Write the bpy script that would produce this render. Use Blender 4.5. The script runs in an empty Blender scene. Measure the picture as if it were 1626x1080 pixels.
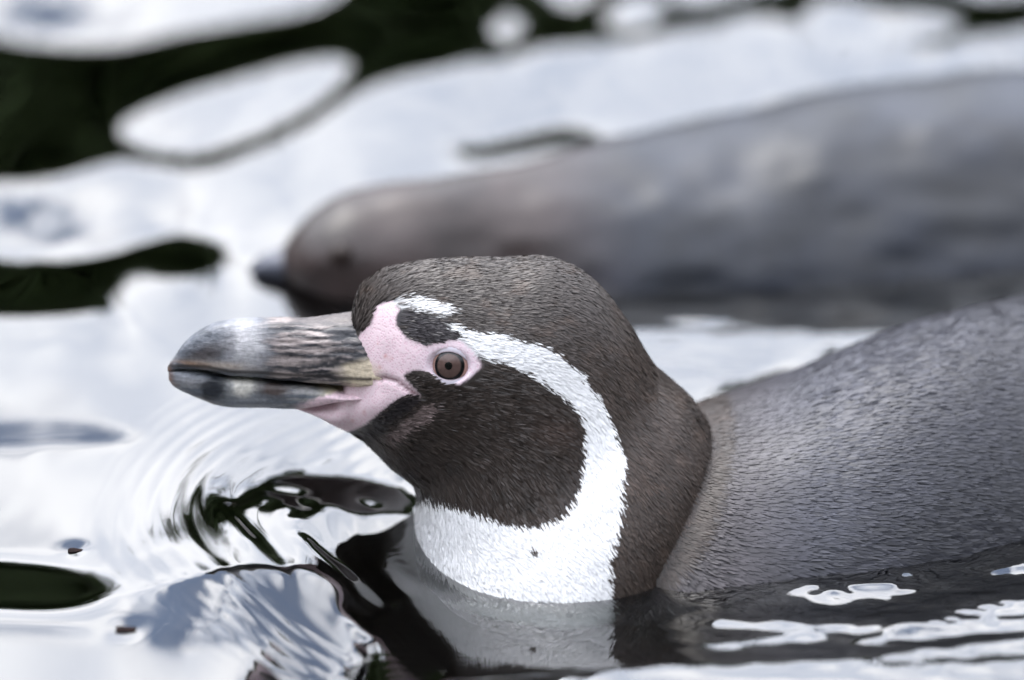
import bpy, bmesh, math
import numpy as np
from mathutils import Vector, Matrix
from mathutils.bvhtree import BVHTree

RNG = np.random.default_rng(7)
SC = bpy.context.scene
COL = SC.collection

# ------------------------------------------------------------------ camera
W, H = 1626.0, 1080.0                    # pixel frame of the photograph
FOCAL, SENSOR = 200.0, 36.0
DIST = 1.761                             # camera to the point where the chest meets the water
EL0 = 22.6                               # elevation of that line of sight
PITCH = EL0 - math.degrees(math.atan(250 / W * SENSOR / FOCAL))
CAM = np.array([0.0, -DIST * math.cos(math.radians(EL0)), DIST * math.sin(math.radians(EL0))])
cp, sp = math.cos(math.radians(PITCH)), math.sin(math.radians(PITCH))
RIGHT = np.array([1.0, 0, 0]); FWD = np.array([0, cp, -sp]); UP = np.array([0, sp, cp])

cam_data = bpy.data.cameras.new('camera')
cam_data.lens = FOCAL; cam_data.sensor_width = SENSOR; cam_data.sensor_fit = 'HORIZONTAL'
cam_data.clip_start = 0.05; cam_data.clip_end = 2000
cam_data.dof.use_dof = True
cam_data.dof.aperture_fstop = 4.3
cam_data.dof.focus_distance = 1.735
camera = bpy.data.objects.new('camera', cam_data); COL.objects.link(camera)
camera.location = CAM
camera.rotation_euler = (math.radians(90 - PITCH), 0, 0)
SC.camera = camera

# ------------------------------------------------------------------ sky and sun
SUN_EL, SUN_AZ = 64.0, -35.0             # azimuth from +Y towards +X
world = bpy.data.worlds.new('World'); SC.world = world; world.use_nodes = True
nt = world.node_tree; N = nt.nodes; N.clear()
def node(t, **kw):
    n = N.new(t)
    for k, v in kw.items(): setattr(n, k, v)
    return n
out = node('ShaderNodeOutputWorld'); bg = node('ShaderNodeBackground')
sky = node('ShaderNodeTexSky', sky_type='NISHITA', sun_disc=False)
sky.sun_elevation = math.radians(SUN_EL); sky.sun_rotation = math.radians(SUN_AZ)
sky.air_density = 1.0; sky.dust_density = 0.1; sky.ozone_density = 4.0
tc = node('ShaderNodeTexCoord')
mapn = node('ShaderNodeMapping'); mapn.inputs['Scale'].default_value = (1.0, 1.0, 2.2)
nz = node('ShaderNodeTexNoise'); nz.inputs['Scale'].default_value = 3.4; nz.inputs['Detail'].default_value = 7
nz.inputs['Roughness'].default_value = 0.55
ramp = node('ShaderNodeValToRGB')
ramp.color_ramp.elements[0].position = 0.37; ramp.color_ramp.elements[1].position = 0.50
ramp.color_ramp.elements[0].color = (.14, .14, .14, 1)      # thin veil between the clouds
nz2 = node('ShaderNodeTexNoise'); nz2.inputs['Scale'].default_value = 6; nz2.inputs['Detail'].default_value = 5
ramp2 = node('ShaderNodeValToRGB')
ramp2.color_ramp.elements[0].color = (6.6, 7.3, 8.8, 1); ramp2.color_ramp.elements[0].position = 0.3
ramp2.color_ramp.elements[1].color = (12.2, 12.3, 12.8, 1); ramp2.color_ramp.elements[1].position = 0.62
mix = node('ShaderNodeMix', data_type='RGBA')
L = nt.links.new
L(tc.outputs['Generated'], mapn.inputs['Vector']); L(mapn.outputs[0], nz.inputs['Vector']); L(mapn.outputs[0], nz2.inputs['Vector'])
sepz = node('ShaderNodeSeparateXYZ'); L(tc.outputs['Generated'], sepz.inputs[0])
bias = node('ShaderNodeMapRange'); bias.inputs[1].default_value = 0.42; bias.inputs[2].default_value = 0.75
bias.inputs[3].default_value = 0.05; bias.inputs[4].default_value = -0.015
addb = node('ShaderNodeMath', operation='ADD'); L(sepz.outputs['Z'], bias.inputs[0]); L(bias.outputs[0], addb.inputs[0]); L(nz.outputs['Fac'], addb.inputs[1])
L(addb.outputs[0], ramp.inputs[0]); L(nz2.outputs['Fac'], ramp2.inputs[0])
L(ramp.outputs[0], mix.inputs['Factor']); L(sky.outputs[0], mix.inputs['A'])
# the veil of cloud glows round the sun behind it
nrm_ = node('ShaderNodeVectorMath', operation='NORMALIZE'); dot_ = node('ShaderNodeVectorMath', operation='DOT_PRODUCT')
_e, _a = math.radians(SUN_EL), math.radians(SUN_AZ)
dot_.inputs[1].default_value = (math.sin(_a) * math.cos(_e), math.cos(_a) * math.cos(_e), math.sin(_e))
glow = node('ShaderNodeMapRange', interpolation_type='SMOOTHSTEP')
glow.inputs[1].default_value = 0.0; glow.inputs[2].default_value = 0.95; glow.inputs[3].default_value = 0.65; glow.inputs[4].default_value = 1.8
sc_ = node('ShaderNodeVectorMath', operation='SCALE')
L(tc.outputs['Generated'], nrm_.inputs[0]); L(nrm_.outputs[0], dot_.inputs[0]); L(dot_.outputs['Value'], glow.inputs[0])
L(ramp2.outputs[0], sc_.inputs[0]); L(glow.outputs[0], sc_.inputs['Scale']); L(sc_.outputs[0], mix.inputs['B'])
L(mix.outputs['Result'], bg.inputs['Color']); bg.inputs['Strength'].default_value = 0.1
L(bg.outputs[0], out.inputs['Surface'])

sd = bpy.data.lights.new('sun', 'SUN'); sd.energy = 1.2; sd.angle = math.radians(20); sd.color = (1.0, 0.96, 0.9)
sun = bpy.data.objects.new('sun', sd); COL.objects.link(sun)
se, sa = math.radians(SUN_EL), math.radians(SUN_AZ)
sun_dir = Vector((math.sin(sa) * math.cos(se), math.cos(sa) * math.cos(se), math.sin(se)))
sun.rotation_euler = sun_dir.to_track_quat('Z', 'Y').to_euler()

SC.view_settings.view_transform = 'Standard'; SC.view_settings.look = 'None'
SC.view_settings.exposure = 1.42; SC.view_settings.gamma = 1.0; SC.view_settings.use_curve_mapping = False
SC.render.engine = 'CYCLES'
SC.cycles.use_denoising = True
SC.cycles.max_bounces = 10; SC.cycles.transmission_bounces = 6; SC.cycles.glossy_bounces = 5
SC.cycles.diffuse_bounces = 3

# ------------------------------------------------------------------ helpers
def ray(u, v):
    """direction through a photo pixel, scaled so that its FWD component is 1"""
    return FWD + RIGHT * ((u - W / 2) / W * SENSOR / FOCAL) - UP * ((v - H / 2) / W * SENSOR / FOCAL)
def onY(u, v, Y=0.0):
    d = ray(u, v); t = (Y - CAM[1]) / d[1]; return CAM + d * t
def onZ(u, v, Z=0.0):
    d = ray(u, v); t = (Z - CAM[2]) / d[2]; return CAM + d * t
def project(P):
    q = P - CAM
    f = q @ FWD
    return (q @ RIGHT) / f * W * FOCAL / SENSOR + W / 2, H / 2 - (q @ UP) / f * W * FOCAL / SENSOR
def inpoly(u, v, poly):
    poly = np.asarray(poly, float); r = np.zeros(np.shape(u), bool)
    x0, y0 = poly[-1]
    for x1, y1 in poly:
        c = ((y1 > v) != (y0 > v))
        with np.errstate(divide='ignore', invalid='ignore'):
            r ^= c & (u < (x0 - x1) * (v - y1) / (y0 - y1) + x1)
        x0, y0 = x1, y1
    return r
def pdist(u, v, poly, closed=True):
    poly = np.asarray(poly, float); d = np.full(np.shape(u), 1e9)
    n = len(poly)
    for i in range(n if closed else n - 1):
        a = poly[i]; b = poly[(i + 1) % n]; ab = b - a
        t = np.clip(((u - a[0]) * ab[0] + (v - a[1]) * ab[1]) / (ab @ ab + 1e-9), 0, 1)
        d = np.minimum(d, np.hypot(u - a[0] - t * ab[0], v - a[1] - t * ab[1]))
    return d
def sdf(u, v, poly):
    d = pdist(u, v, poly); return np.where(inpoly(u, v, poly), d, -d)
def sstep(a, b, x):
    t = np.clip((x - a) / (b - a), 0, 1); return t * t * (3 - 2 * t)
_LAT = np.random.default_rng(3).random((256, 256))
def vnoise(x, y):
    xi = np.floor(x).astype(int); yi = np.floor(y).astype(int); fx = x - xi; fy = y - yi
    fx = fx * fx * (3 - 2 * fx); fy = fy * fy * (3 - 2 * fy)
    g = lambda a, b: _LAT[a % 256, b % 256]
    return (g(xi, yi) * (1 - fx) + g(xi + 1, yi) * fx) * (1 - fy) + (g(xi, yi + 1) * (1 - fx) + g(xi + 1, yi + 1) * fx) * fy
def fbm(x, y, o=4):
    s = 0; a = 0.5; t = 0
    for k in range(o):
        s = s + a * vnoise(x * 2 ** k + 17.3 * k, y * 2 ** k + 5.1 * k); t += a; a *= 0.5
    return s / t
def cubic(keys, t):
    """Catmull-Rom through rows of keys at positions t (0..n-1)"""
    k = np.asarray(keys, float); n = len(k)
    i = np.clip(np.floor(t).astype(int), 0, n - 2); f = (t - i)[:, None]
    p0 = k[np.maximum(i - 1, 0)]; p1 = k[i]; p2 = k[i + 1]; p3 = k[np.minimum(i + 2, n - 1)]
    return 0.5 * (2 * p1 + (p2 - p0) * f + (2 * p0 - 5 * p1 + 4 * p2 - p3) * f ** 2 + (3 * p1 - p0 - 3 * p2 + p3) * f ** 3)

def mesh_np(name, verts, faces, smooth=True):
    """faces: int array (n,3) or (n,4)"""
    me = bpy.data.meshes.new(name)
    verts = np.ascontiguousarray(verts, np.float32); faces = np.ascontiguousarray(faces, np.int32)
    n, k = faces.shape
    me.vertices.add(len(verts)); me.vertices.foreach_set('co', verts.ravel())
    me.loops.add(n * k); me.loops.foreach_set('vertex_index', faces.ravel())
    me.polygons.add(n); me.polygons.foreach_set('loop_start', np.arange(0, n * k, k, dtype=np.int32))
    me.polygons.foreach_set('use_smooth', np.full(n, smooth))
    me.update(calc_edges=True); me.validate()
    return me
def set_col(me, col, name='col'):
    a = me.attributes.new(name, 'FLOAT_COLOR', 'POINT')
    c = np.ones((len(me.vertices), 4), np.float32); c[:, :3] = col
    a.data.foreach_set('color', c.ravel())
def set_val(me, val, name):
    a = me.attributes.new(name, 'FLOAT', 'POINT'); a.data.foreach_set('value', np.ascontiguousarray(val, np.float32))
def link(name, me, mat=None, parent=None, **props):
    o = bpy.data.objects.new(name, me); COL.objects.link(o)
    if mat: me.materials.append(mat)
    if parent: o.parent = parent
    for k, v in props.items(): o[k] = v
    return o
def coords(me):
    a = np.empty(len(me.vertices) * 3, np.float32); me.vertices.foreach_get('co', a); return a.reshape(-1, 3).astype(float)
def normals(me):
    a = np.empty(len(me.vertices) * 3, np.float32); me.vertices.foreach_get('normal', a); return a.reshape(-1, 3).astype(float)
def ring_mesh(name, rings, cap=True, smooth=True):
    """rings: (n, m, 3) closed tube"""
    n, m, _ = rings.shape
    V = rings.reshape(-1, 3); i = np.arange(n - 1)[:, None] * m; j = np.arange(m)[None, :]; j2 = (j + 1) % m
    F = np.stack([i + j, i + j2, i + m + j2, i + m + j], -1).reshape(-1, 4)
    if cap:
        c0 = len(V); V = np.vstack([V, rings[0].mean(0), rings[-1].mean(0)])
        j = np.arange(m); j2 = (j + 1) % m
        F = np.vstack([F, np.stack([j2, j, np.full(m, c0), np.full(m, c0)], -1),
                       np.stack([(n - 1) * m + j, (n - 1) * m + j2, np.full(m, c0 + 1), np.full(m, c0 + 1)], -1)])
        tri = F[:, 2] == F[:, 3]
        bm = bpy.data.meshes.new(name)
        bm.from_pydata(V.tolist(), [], [f[:3].tolist() if t else f.tolist() for f, t in zip(F, tri)])
        for p in bm.polygons: p.use_smooth = smooth
        bm.update(); return bm
    return mesh_np(name, V, F, smooth)

# ------------------------------------------------------------------ materials
def newmat(name):
    m = bpy.data.materials.new(name); m.use_nodes = True; m.node_tree.nodes.clear()
    t = m.node_tree; o = t.nodes.new('ShaderNodeOutputMaterial'); return m, t, o
def mat_attr(name, rough=0.5, spec=0.5, noise=None, bump=None, sheen=0.0, sss=0.0, coat=0.0, gain=1.0):
    """principled material coloured by the mesh's pigment attribute, with noise variation and bump"""
    m, t, o = newmat(name); ln = t.links.new
    b = t.nodes.new('ShaderNodeBsdfPrincipled'); a = t.nodes.new('ShaderNodeAttribute'); a.attribute_name = 'col'
    col = a.outputs['Color']; tcn = t.nodes.new('ShaderNodeTexCoord')
    if noise:
        n = t.nodes.new('ShaderNodeTexNoise'); n.inputs['Scale'].default_value = noise[0]; n.inputs['Detail'].default_value = 5
        ln(tcn.outputs['Object'], n.inputs['Vector'])
        mr = t.nodes.new('ShaderNodeMapRange'); mr.inputs[1].default_value = 0.25; mr.inputs[2].default_value = 0.75
        mr.inputs[3].default_value = 1 - noise[1]; mr.inputs[4].default_value = 1 + noise[1]
        ln(n.outputs['Fac'], mr.inputs[0])
        mm = t.nodes.new('ShaderNodeVectorMath'); mm.operation = 'SCALE'
        ln(col, mm.inputs[0]); ln(mr.outputs[0], mm.inputs['Scale']); col = mm.outputs[0]
    ln(col, b.inputs['Base Color'])
    b.inputs['Roughness'].default_value = rough; b.inputs['Specular IOR Level'].default_value = spec
    if sheen:
        b.inputs['Sheen Weight'].default_value = sheen; b.inputs['Sheen Roughness'].default_value = 0.4
    if coat:
        b.inputs['Coat Weight'].default_value = coat; b.inputs['Coat Roughness'].default_value = 0.12
    if sss:
        b.inputs['Subsurface Weight'].default_value = sss; b.inputs['Subsurface Radius'].default_value = (0.0025, 0.001, 0.0007)
        b.inputs['Subsurface Scale'].default_value = 1.0
    if bump:
        n = t.nodes.new('ShaderNodeTexNoise'); n.inputs['Scale'].default_value = bump[0]; n.inputs['Detail'].default_value = 4
        mp = t.nodes.new('ShaderNodeMapping'); mp.inputs['Scale'].default_value = bump[2]
        ln(tcn.outputs['Object'], mp.inputs[0]); ln(mp.outputs[0], n.inputs['Vector'])
        bp = t.nodes.new('ShaderNodeBump'); bp.inputs['Strength'].default_value = bump[1]; bp.inputs['Distance'].default_value = 0.001
        ln(n.outputs['Fac'], bp.inputs['Height']); ln(bp.outputs[0], b.inputs['Normal'])
    ln(b.outputs[0], o.inputs['Surface']); return m
def mat_noise(name, c0, c1, scale, rough=0.8, bump=0.0, spec=0.3):
    m, t, o = newmat(name); ln = t.links.new
    b = t.nodes.new('ShaderNodeBsdfPrincipled'); n = t.nodes.new('ShaderNodeTexNoise'); tcn = t.nodes.new('ShaderNodeTexCoord')
    n.inputs['Scale'].default_value = scale; n.inputs['Detail'].default_value = 6
    r = t.nodes.new('ShaderNodeValToRGB'); r.color_ramp.elements[0].position = .35; r.color_ramp.elements[1].position = .65
    r.color_ramp.elements[0].color = (*c0, 1); r.color_ramp.elements[1].color = (*c1, 1)
    ln(tcn.outputs['Object'], n.inputs['Vector']); ln(n.outputs['Fac'], r.inputs[0]); ln(r.outputs[0], b.inputs['Base Color'])
    b.inputs['Roughness'].default_value = rough; b.inputs['Specular IOR Level'].default_value = spec
    if bump:
        bp = t.nodes.new('ShaderNodeBump'); bp.inputs['Strength'].default_value = bump
        ln(n.outputs['Fac'], bp.inputs['Height']); ln(bp.outputs[0], b.inputs['Normal'])
    ln(b.outputs[0], o.inputs['Surface']); return m

# ------------------------------------------------------------------ the pond's surroundings
PC = np.array([0.0, 3.0]); PR = 4.45           # pond centre and radius
def build_ground():
    rad = np.array([0.001, 1.5, 3.2, 4.0, 4.25, 4.4, 4.5, 4.7, 5.2, 6, 7.5, 9, 12, 18, 30, 60, 120, 300, 700])
    zz = np.array([-.85, -.85, -.8, -.6, -.35, -.08, .05, .1, .13, .2, .45, .6, .7, .7, .7, .7, .7, .7, .7])
    m = 128; th = np.linspace(0, 2 * np.pi, m, endpoint=False)
    R = np.empty((len(rad), m, 3))
    for i, (r, z) in enumerate(zip(rad, zz)):
        wob = 1 + (0.03 * np.sin(3 * th + 1) + .02 * np.sin(7 * th)) * (2 < r < 30)
        R[i, :, 0] = PC[0] + r * wob * np.cos(th); R[i, :, 1] = PC[1] + r * wob * np.sin(th)
        R[i, :, 2] = z + (0.12 * np.sin(5 * th + r) * (r > 5))
    me = ring_mesh('ground', R, cap=False)
    link('ground', me, mat_noise('earth', (.02, .022, .012), (.055, .05, .03), 3.0, .9, .3), kind='structure')

def build_woodland():
    """the dense belt of trees and shrubs round the pond, which the water mirrors"""
    V = []; F = []; C = []; nv = 0
    r = np.random.default_rng(11)
    def add(v, f, c):
        nonlocal nv
        V.append(v); F.append(f + nv); C.append(np.broadcast_to(c, (len(v), 3))); nv += len(v)
    ntree = 120
    for i in range(ntree):
        th = 2 * np.pi * (i + r.uniform(-.3, .3)) / ntree; rr = r.uniform(6.3, 7.4) if i % 2 else r.uniform(8.0, 9.5)
        bx, by = PC[0] + rr * np.cos(th), PC[1] + rr * np.sin(th)
        hgt = r.uniform(2.7, 3.4) if i % 2 else r.uniform(3.5, 4.2)
        # trunk: a tapered six-sided stem with two limbs
        def stem(p0, p1, r0, r1):
            a = np.linspace(0, 2 * np.pi, 6, endpoint=False)
            ring = np.stack([np.cos(a), np.sin(a), 0 * a], 1)
            v = np.vstack([p0 + ring * r0, p1 + ring * r1]); j = np.arange(6); j2 = (j + 1) % 6
            add(v, np.stack([j, j2, j2 + 6, j + 6], 1), np.array([.03, .022, .016]))
        b = np.array([bx, by, .2]); top = np.array([bx + r.uniform(-.3, .3), by + r.uniform(-.3, .3), hgt * .75])
        stem(b, top, .09, .03)
        for _ in range(3):
            s = b + (top - b) * r.uniform(.35, .7)
            stem(s, s + np.array([r.uniform(-.6, .6), r.uniform(-.6, .6), r.uniform(.3, .8)]), .04, .012)
        nl = 1500
        cl = r.normal(size=(26, 3)); cl /= np.linalg.norm(cl, axis=1)[:, None]
        cc = np.array([bx, by, hgt * .5]) + cl * np.array([.75, .75, hgt * .46]) * r.uniform(.4, 1, (26, 1))
        k = r.integers(0, 26, nl)
        p = cc[k] + r.normal(size=(nl, 3)) * .2
        p[:, 2] = np.clip(p[:, 2], .1, None)
        a = r.normal(size=(nl, 3)); a /= np.linalg.norm(a, axis=1)[:, None]
        bb = np.cross(a, r.normal(size=(nl, 3))); bb /= np.linalg.norm(bb, axis=1)[:, None]
        s = r.uniform(.08, .15, (nl, 1))
        v = np.stack([p - a * s, p + bb * s * .55, p + a * s, p - bb * s * .55], 1).reshape(-1, 3)
        f = np.arange(nl * 4).reshape(-1, 4)
        c = np.array([.055, .085, .032]) * r.uniform(.5, 1.5, (nl, 1)) + r.uniform(0, .012, (nl, 1)) * np.array([1, .6, 0])
        add(v, f, np.repeat(c, 4, 0))
    me = mesh_np('woodland', np.vstack(V), np.vstack(F), False); set_col(me, np.vstack(C))
    link('woodland', me, mat_attr('foliage', .6, .3), kind='stuff', label='dense dark green belt of trees mirrored in the water', category='woodland')

# ------------------------------------------------------------------ the water
TREE = 17.5      # how high the trees stand above the horizon, in degrees, seen from the swimming birds
def blur(a, sx, sy):
    kx = np.fft.fftfreq(a.shape[1])[None, :]; ky = np.fft.fftfreq(a.shape[0])[:, None]
    return np.real(np.fft.ifft2(np.fft.fft2(a) * np.exp(-2 * np.pi ** 2 * ((kx * sx) ** 2 + (ky * sy) ** 2))))

DARK_ALL_TOP = [(-400, -700), (2100, -700), (2100, 60), (1626, 80), (1480, 110), (1300, 100), (1230, 60), (1190, 52),
                (1080, 78), (960, 98), (800, 122), (700, 150), (600, 172), (520, 205), (430, 245), (330, 280), (200, 275), (140, 300),
                (60, 318), (-200, 330), (-400, 300)]
WHITE_TOP = [
    [(-300, 40), (-50, 5), (60, -40), (560, -40), (535, 10), (470, 30), (330, 50), (200, 62), (90, 60), (0, 45)],
    [(183, 228), (215, 200), (300, 170), (400, 143), (480, 126), (545, 125), (556, 148), (520, 190), (450, 225), (380, 250), (300, 266), (225, 255)],
    [(865, -30), (965, -30), (955, 25), (900, 34), (870, 18)],
    [(952, 50), (985, 28), (1060, 28), (1068, 55), (1020, 78), (960, 80)],
    [(1055, -30), (1290, -30), (1240, 10), (1150, 32), (1080, 40), (1052, 20)],
    [(1270, 75), (1290, 40), (1370, 40), (1390, 62), (1530, 58), (1525, 92), (1400, 100), (1300, 98)],
    [(1485, -30), (1700, -30), (1690, 8), (1560, 20), (1500, 15)],
    [(785, 55), (805, 40), (830, 60), (822, 100), (795, 112), (780, 90)]]
DARK_MID = [
    [(-300, 405), (0, 412), (80, 418), (200, 400), (215, 415), (182, 455), (170, 490), (185, 515), (100, 525), (0, 527), (-300, 535)],
    [(205, 402), (250, 380), (285, 365), (330, 388), (345, 425), (318, 455), (290, 462), (240, 445), (208, 428)],
    [(700, 268), (760, 245), (790, 243), (900, 212), (930, 228), (970, 232), (900, 250), (760, 275)],
    [(1080, 606), (1160, 592), (1200, 580), (1235, 565), (1290, 572), (1300, 582), (1240, 598), (1200, 612), (1150, 606), (1085, 612)],
    [(1240, 488), (1290, 480), (1300, 498), (1250, 505)]]
DARK_LOW = [
    [(-300, 850), (0, 866), (60, 868), (120, 882), (170, 895), (198, 912), (185, 935), (150, 955), (80, 967), (0, 966), (-300, 960)],
    [(415, 1085), (475, 1061), (540, 1036), (575, 1000), (580, 975), (560, 950), (620, 938), (600, 925), (640, 905), (612, 880), (625, 860), (680, 880),
     (960, 955), (1150, 930), (1280, 925), (1700, 880), (1700, 1000), (1626, 1008), (1440, 1026), (1400, 1040), (1300, 1046), (1100, 1054), (960, 1062), (700, 1085), (600, 1300), (415, 1300)],
    [(382, 790), (400, 770), (440, 742), (500, 730), (560, 724), (640, 735), (660, 760), (655, 790), (600, 800), (560, 812), (520, 800), (485, 838), (462, 830), (470, 812), (420, 815), (390, 808)],
    [(462, 850), (490, 856), (525, 880), (570, 893), (640, 928), (600, 930), (545, 905), (500, 880)],
    [(560, 682), (520, 700), (470, 725), (415, 770), (378, 815), (350, 800), (360, 830), (395, 868), (440, 905), (470, 930), (430, 885), (392, 838), (380, 818), (425, 772), (480, 728), (530, 700)],
    [(350, 795), (372, 786), (395, 800), (372, 812), (352, 806)],
    [(1630, 1028), (1400, 1048), (1300, 1060), (1640, 1040)]]
WHITE_LOW = [
    [(400, 800), (430, 788), (445, 800), (428, 812), (405, 812)],
    [(415, 768), (450, 762), (485, 770), (480, 778), (440, 778)],
    [(480, 792), (500, 790), (498, 800), (482, 800)],
    [(570, 778), (592, 772), (602, 780), (590, 787)],
    [(1115, 958), (1150, 948), (1200, 962), (1270, 964), (1350, 968), (1420, 972), (1400, 985), (1330, 990), (1250, 1002), (1150, 1015), (1105, 1012), (1120, 1002), (1210, 992), (1270, 982), (1180, 974), (1130, 970)],
    [(1370, 1008), (1400, 998), (1410, 985), (1440, 975), (1560, 962), (1600, 946), (1700, 935), (1700, 985), (1560, 992), (1450, 1005)],
    [(1140, 932), (1210, 938), (1218, 944), (1150, 938)]]
BLUE = [
    [(-200, 690), (0, 690), (100, 683), (180, 688), (240, 694), (180, 700), (100, 696), (0, 700), (-200, 702)],
    [(215, 990), (260, 1003), (320, 1008), (370, 1000), (400, 978), (372, 962), (340, 955), (362, 980), (320, 995), (260, 995)],
    [(-200, 985), (0, 985), (120, 990), (180, 992), (120, 998), (0, 992), (-200, 995)],
    [(30, 365), (60, 345), (110, 340), (120, 370), (70, 390), (35, 388)],
    [(300, 925), (350, 940), (400, 960), (380, 972), (330, 950)],
    [(60, 10), (110, 5), (110, 30), (60, 40)]]

NEAR_LEFT = [(-600, 940), (200, 938), (300, 928), (400, 917), (480, 912), (540, 920), (575, 945), (580, 985), (545, 1035), (470, 1060), (395, 1085), (395, 1400), (-600, 1400)]

def build_water():
    dx, dy = 0.0009, 0.0012
    xs = np.arange(-.25, .25, dx); ys = np.arange(-.24, .80, dy)
    X, Y = np.meshgrid(xs, ys)
    u, v = project(np.stack([X, Y, np.zeros_like(X)], -1))
    elev = np.degrees(np.arctan2(CAM[2], np.hypot(X - CAM[0], Y - CAM[1])))
    saw = np.abs(((v - .42 * u) / 17) % 2 - 1) - .5
    uj = u + 34 * saw * sstep(470, 540, u) * (1 - sstep(640, 700, u)) * sstep(885, 925, v); vj = v + 5 * saw * sstep(300, 380, u) * sstep(885, 925, v)
    D = lambda polys: np.any([inpoly(uj, vj, p) for p in polys], 0).astype(float)
    wob = 14 * (fbm(X * 40, Y * 18, 3) - .5)
    # how high above the horizon each patch of water mirrors the surroundings
    far = blur(np.maximum(D([DARK_ALL_TOP]) * (1 - D(WHITE_TOP)), D(DARK_MID)), 3.0, 6.0)
    low = D(DARK_LOW) * (1 - D(WHITE_LOW))
    soft = .55 * blur(D(DARK_LOW[:1]), 4.0, 5.0) * (1 - sstep(185, 215, u)); low = np.maximum(blur(low * (1 - D(DARK_LOW[:1])), 1.3, 1.6), soft)
    dark = np.clip(np.maximum(far, low), 0, 1)
    blue = blur(D(BLUE), 5, 4)
    near = blur(D([NEAR_LEFT]), 1.0, 1.0) * sstep(150, 285, u)
    base = TREE + 10 + wob * .8 * (1 - sstep(850, 900, v)) - 2.0 * sstep(870, 915, v)
    over = np.interp(v, [900, 925, 975, 1000, 1080, 1300], [49, 48, 45, 43, 41, 38])
    base = base + 10 * np.exp(-((u - 255) / 85) ** 2 - ((v - 905) / 28) ** 2)
    over = over + 11 * sstep(360, 520, u)
    E = (base * (1 - near) + over * near) * (1 - dark) + (TREE - 10 - 5 * (v > 690)) * dark + 22 * blue
    s = np.tan(np.radians((E - elev) / 2))             # slope towards the viewer: reflects higher
    # the water stands lower nearer the viewer where it mirrors the sky: h_y = s
    s = s - s.mean()
    ny, nx = s.shape
    pad = 128
    sp_ = np.pad(s, pad, mode='edge')
    win = np.ones_like(sp_)
    ry = np.minimum(np.arange(ny + 2 * pad), np.arange(ny + 2 * pad)[::-1]) / pad
    rx = np.minimum(np.arange(nx + 2 * pad), np.arange(nx + 2 * pad)[::-1]) / pad
    win = sstep(0, 1, ry)[:, None] * sstep(0, 1, rx)[None, :]
    sp_ = sp_ * win
    kx = 2 * np.pi * np.fft.fftfreq(nx + 2 * pad, dx)[None, :]; ky = 2 * np.pi * np.fft.fftfreq(ny + 2 * pad, dy)[:, None]
    den = ky ** 2 + .04 * kx ** 2 + 6.0 ** 2
    h = np.real(np.fft.ifft2(-1j * ky * np.fft.fft2(sp_) / den))[pad:-pad, pad:-pad]
    # rings that spread from the bird's breast
    cx, cy = .045, .0
    d = np.hypot((X - cx) / 1.0, (Y - cy) / .92)
    ang = np.arctan2(Y - cy, X - cx)
    r = d - .085 + .002 * np.sin(3 * ang)
    lam = .0075 + .02 * np.clip(r, 0, .1)
    env = sstep(.0, .012, r) * (1 - sstep(.05, .085, r)) * np.clip(.25 + .75 * sstep(-.1, .75, -np.cos(ang)), 0, 1)
    h += env * (1 - .85 * sstep(870, 915, v)) * .000042 * np.sin(2 * np.pi * r / .0068 + 6 * (fbm(X * 25, Y * 25, 2) - .5))
    env2 = sstep(.05, .06, r) * (1 - sstep(.07, .10, r)) * sstep(.2, .8, -np.cos(ang))
    h += env2 * .00005 * np.sin(2 * np.pi * r / .006)
    # ripples on the near right side, along the flank
    rr = sstep(.02, .06, X) * (1 - sstep(-.07, -.05, Y))
    h += rr * .00005 * np.sin(2 * np.pi * (Y + .25 * X + .02 * (fbm(X * 14, Y * 30, 3))) / .014)
    h += .00012 * (fbm(X * 60, Y * 40, 3) - .5) * sstep(.1, .3, Y)
    h += .0007 * (fbm(X * 22 + 3, Y * 55, 3) - .5) * sstep(.06, .12, Y) * (1 - sstep(.20, .26, Y)) * sstep(-.08, .0, X)
    lap = sstep(.06, .11, X) * sstep(-.115, -.085, Y) * (1 - sstep(-.03, .0, Y))
    h += lap * (.0035 * (fbm(X * 45, Y * 60 + 4, 3) - .45) + .0015 * sstep(.1, .16, X))
    # dimples round two floating specks
    for (pu, pv, rad) in SPECKS:
        p = onZ(pu, pv); q = np.hypot(X - p[0], Y - p[1])
        h -= .0004 * np.exp(-(q / (rad * 1.8)) ** 2)
    # taper to the level of the pond and add coarse outer strips
    fade = sstep(0, .03, X - xs[0]) * sstep(0, .03, xs[-1] - X) * sstep(0, .03, Y - ys[0]) * sstep(0, .03, ys[-1] - Y)
    h = (h - np.median(h)) * fade
    ext = np.geomspace(.01, 6.0, 40)
    gx = np.concatenate([xs[0] - ext[::-1], xs, xs[-1] + ext]); gy = np.concatenate([ys[0] - ext[:34][::-1], ys, ys[-1] + np.geomspace(.01, 9, 40)])
    GX, GY = np.meshgrid(gx, gy)
    GZ = np.zeros_like(GX); GZ[34:34 + ny, 40:40 + nx] = h
    out_ = np.ones_like(GX); out_[34:34 + ny, 40:40 + nx] = 1 - fade
    GZ += out_ * .012 * (fbm(GX * 4, GY * 5, 3) - .5)
    global WATER
    WATER = (xs, ys, h)
    n1, n2 = GX.shape
    Vt = np.stack([GX, GY, GZ], -1).reshape(-1, 3)
    i = np.arange(n1 - 1)[:, None] * n2; j = np.arange(n2 - 1)[None, :]
    F = np.stack([i + j, i + j + 1, i + n2 + j + 1, i + n2 + j], -1).reshape(-1, 4)
    # sides and bottom so that the water is a closed body
    per = np.concatenate([np.arange(n2), np.arange(1, n1) * n2 + n2 - 1, (n1 - 1) * n2 + np.arange(n2 - 2, -1, -1), np.arange(n1 - 2, 0, -1) * n2])
    b0 = len(Vt); bot = Vt[per].copy(); bot[:, 2] = -1.3
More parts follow.
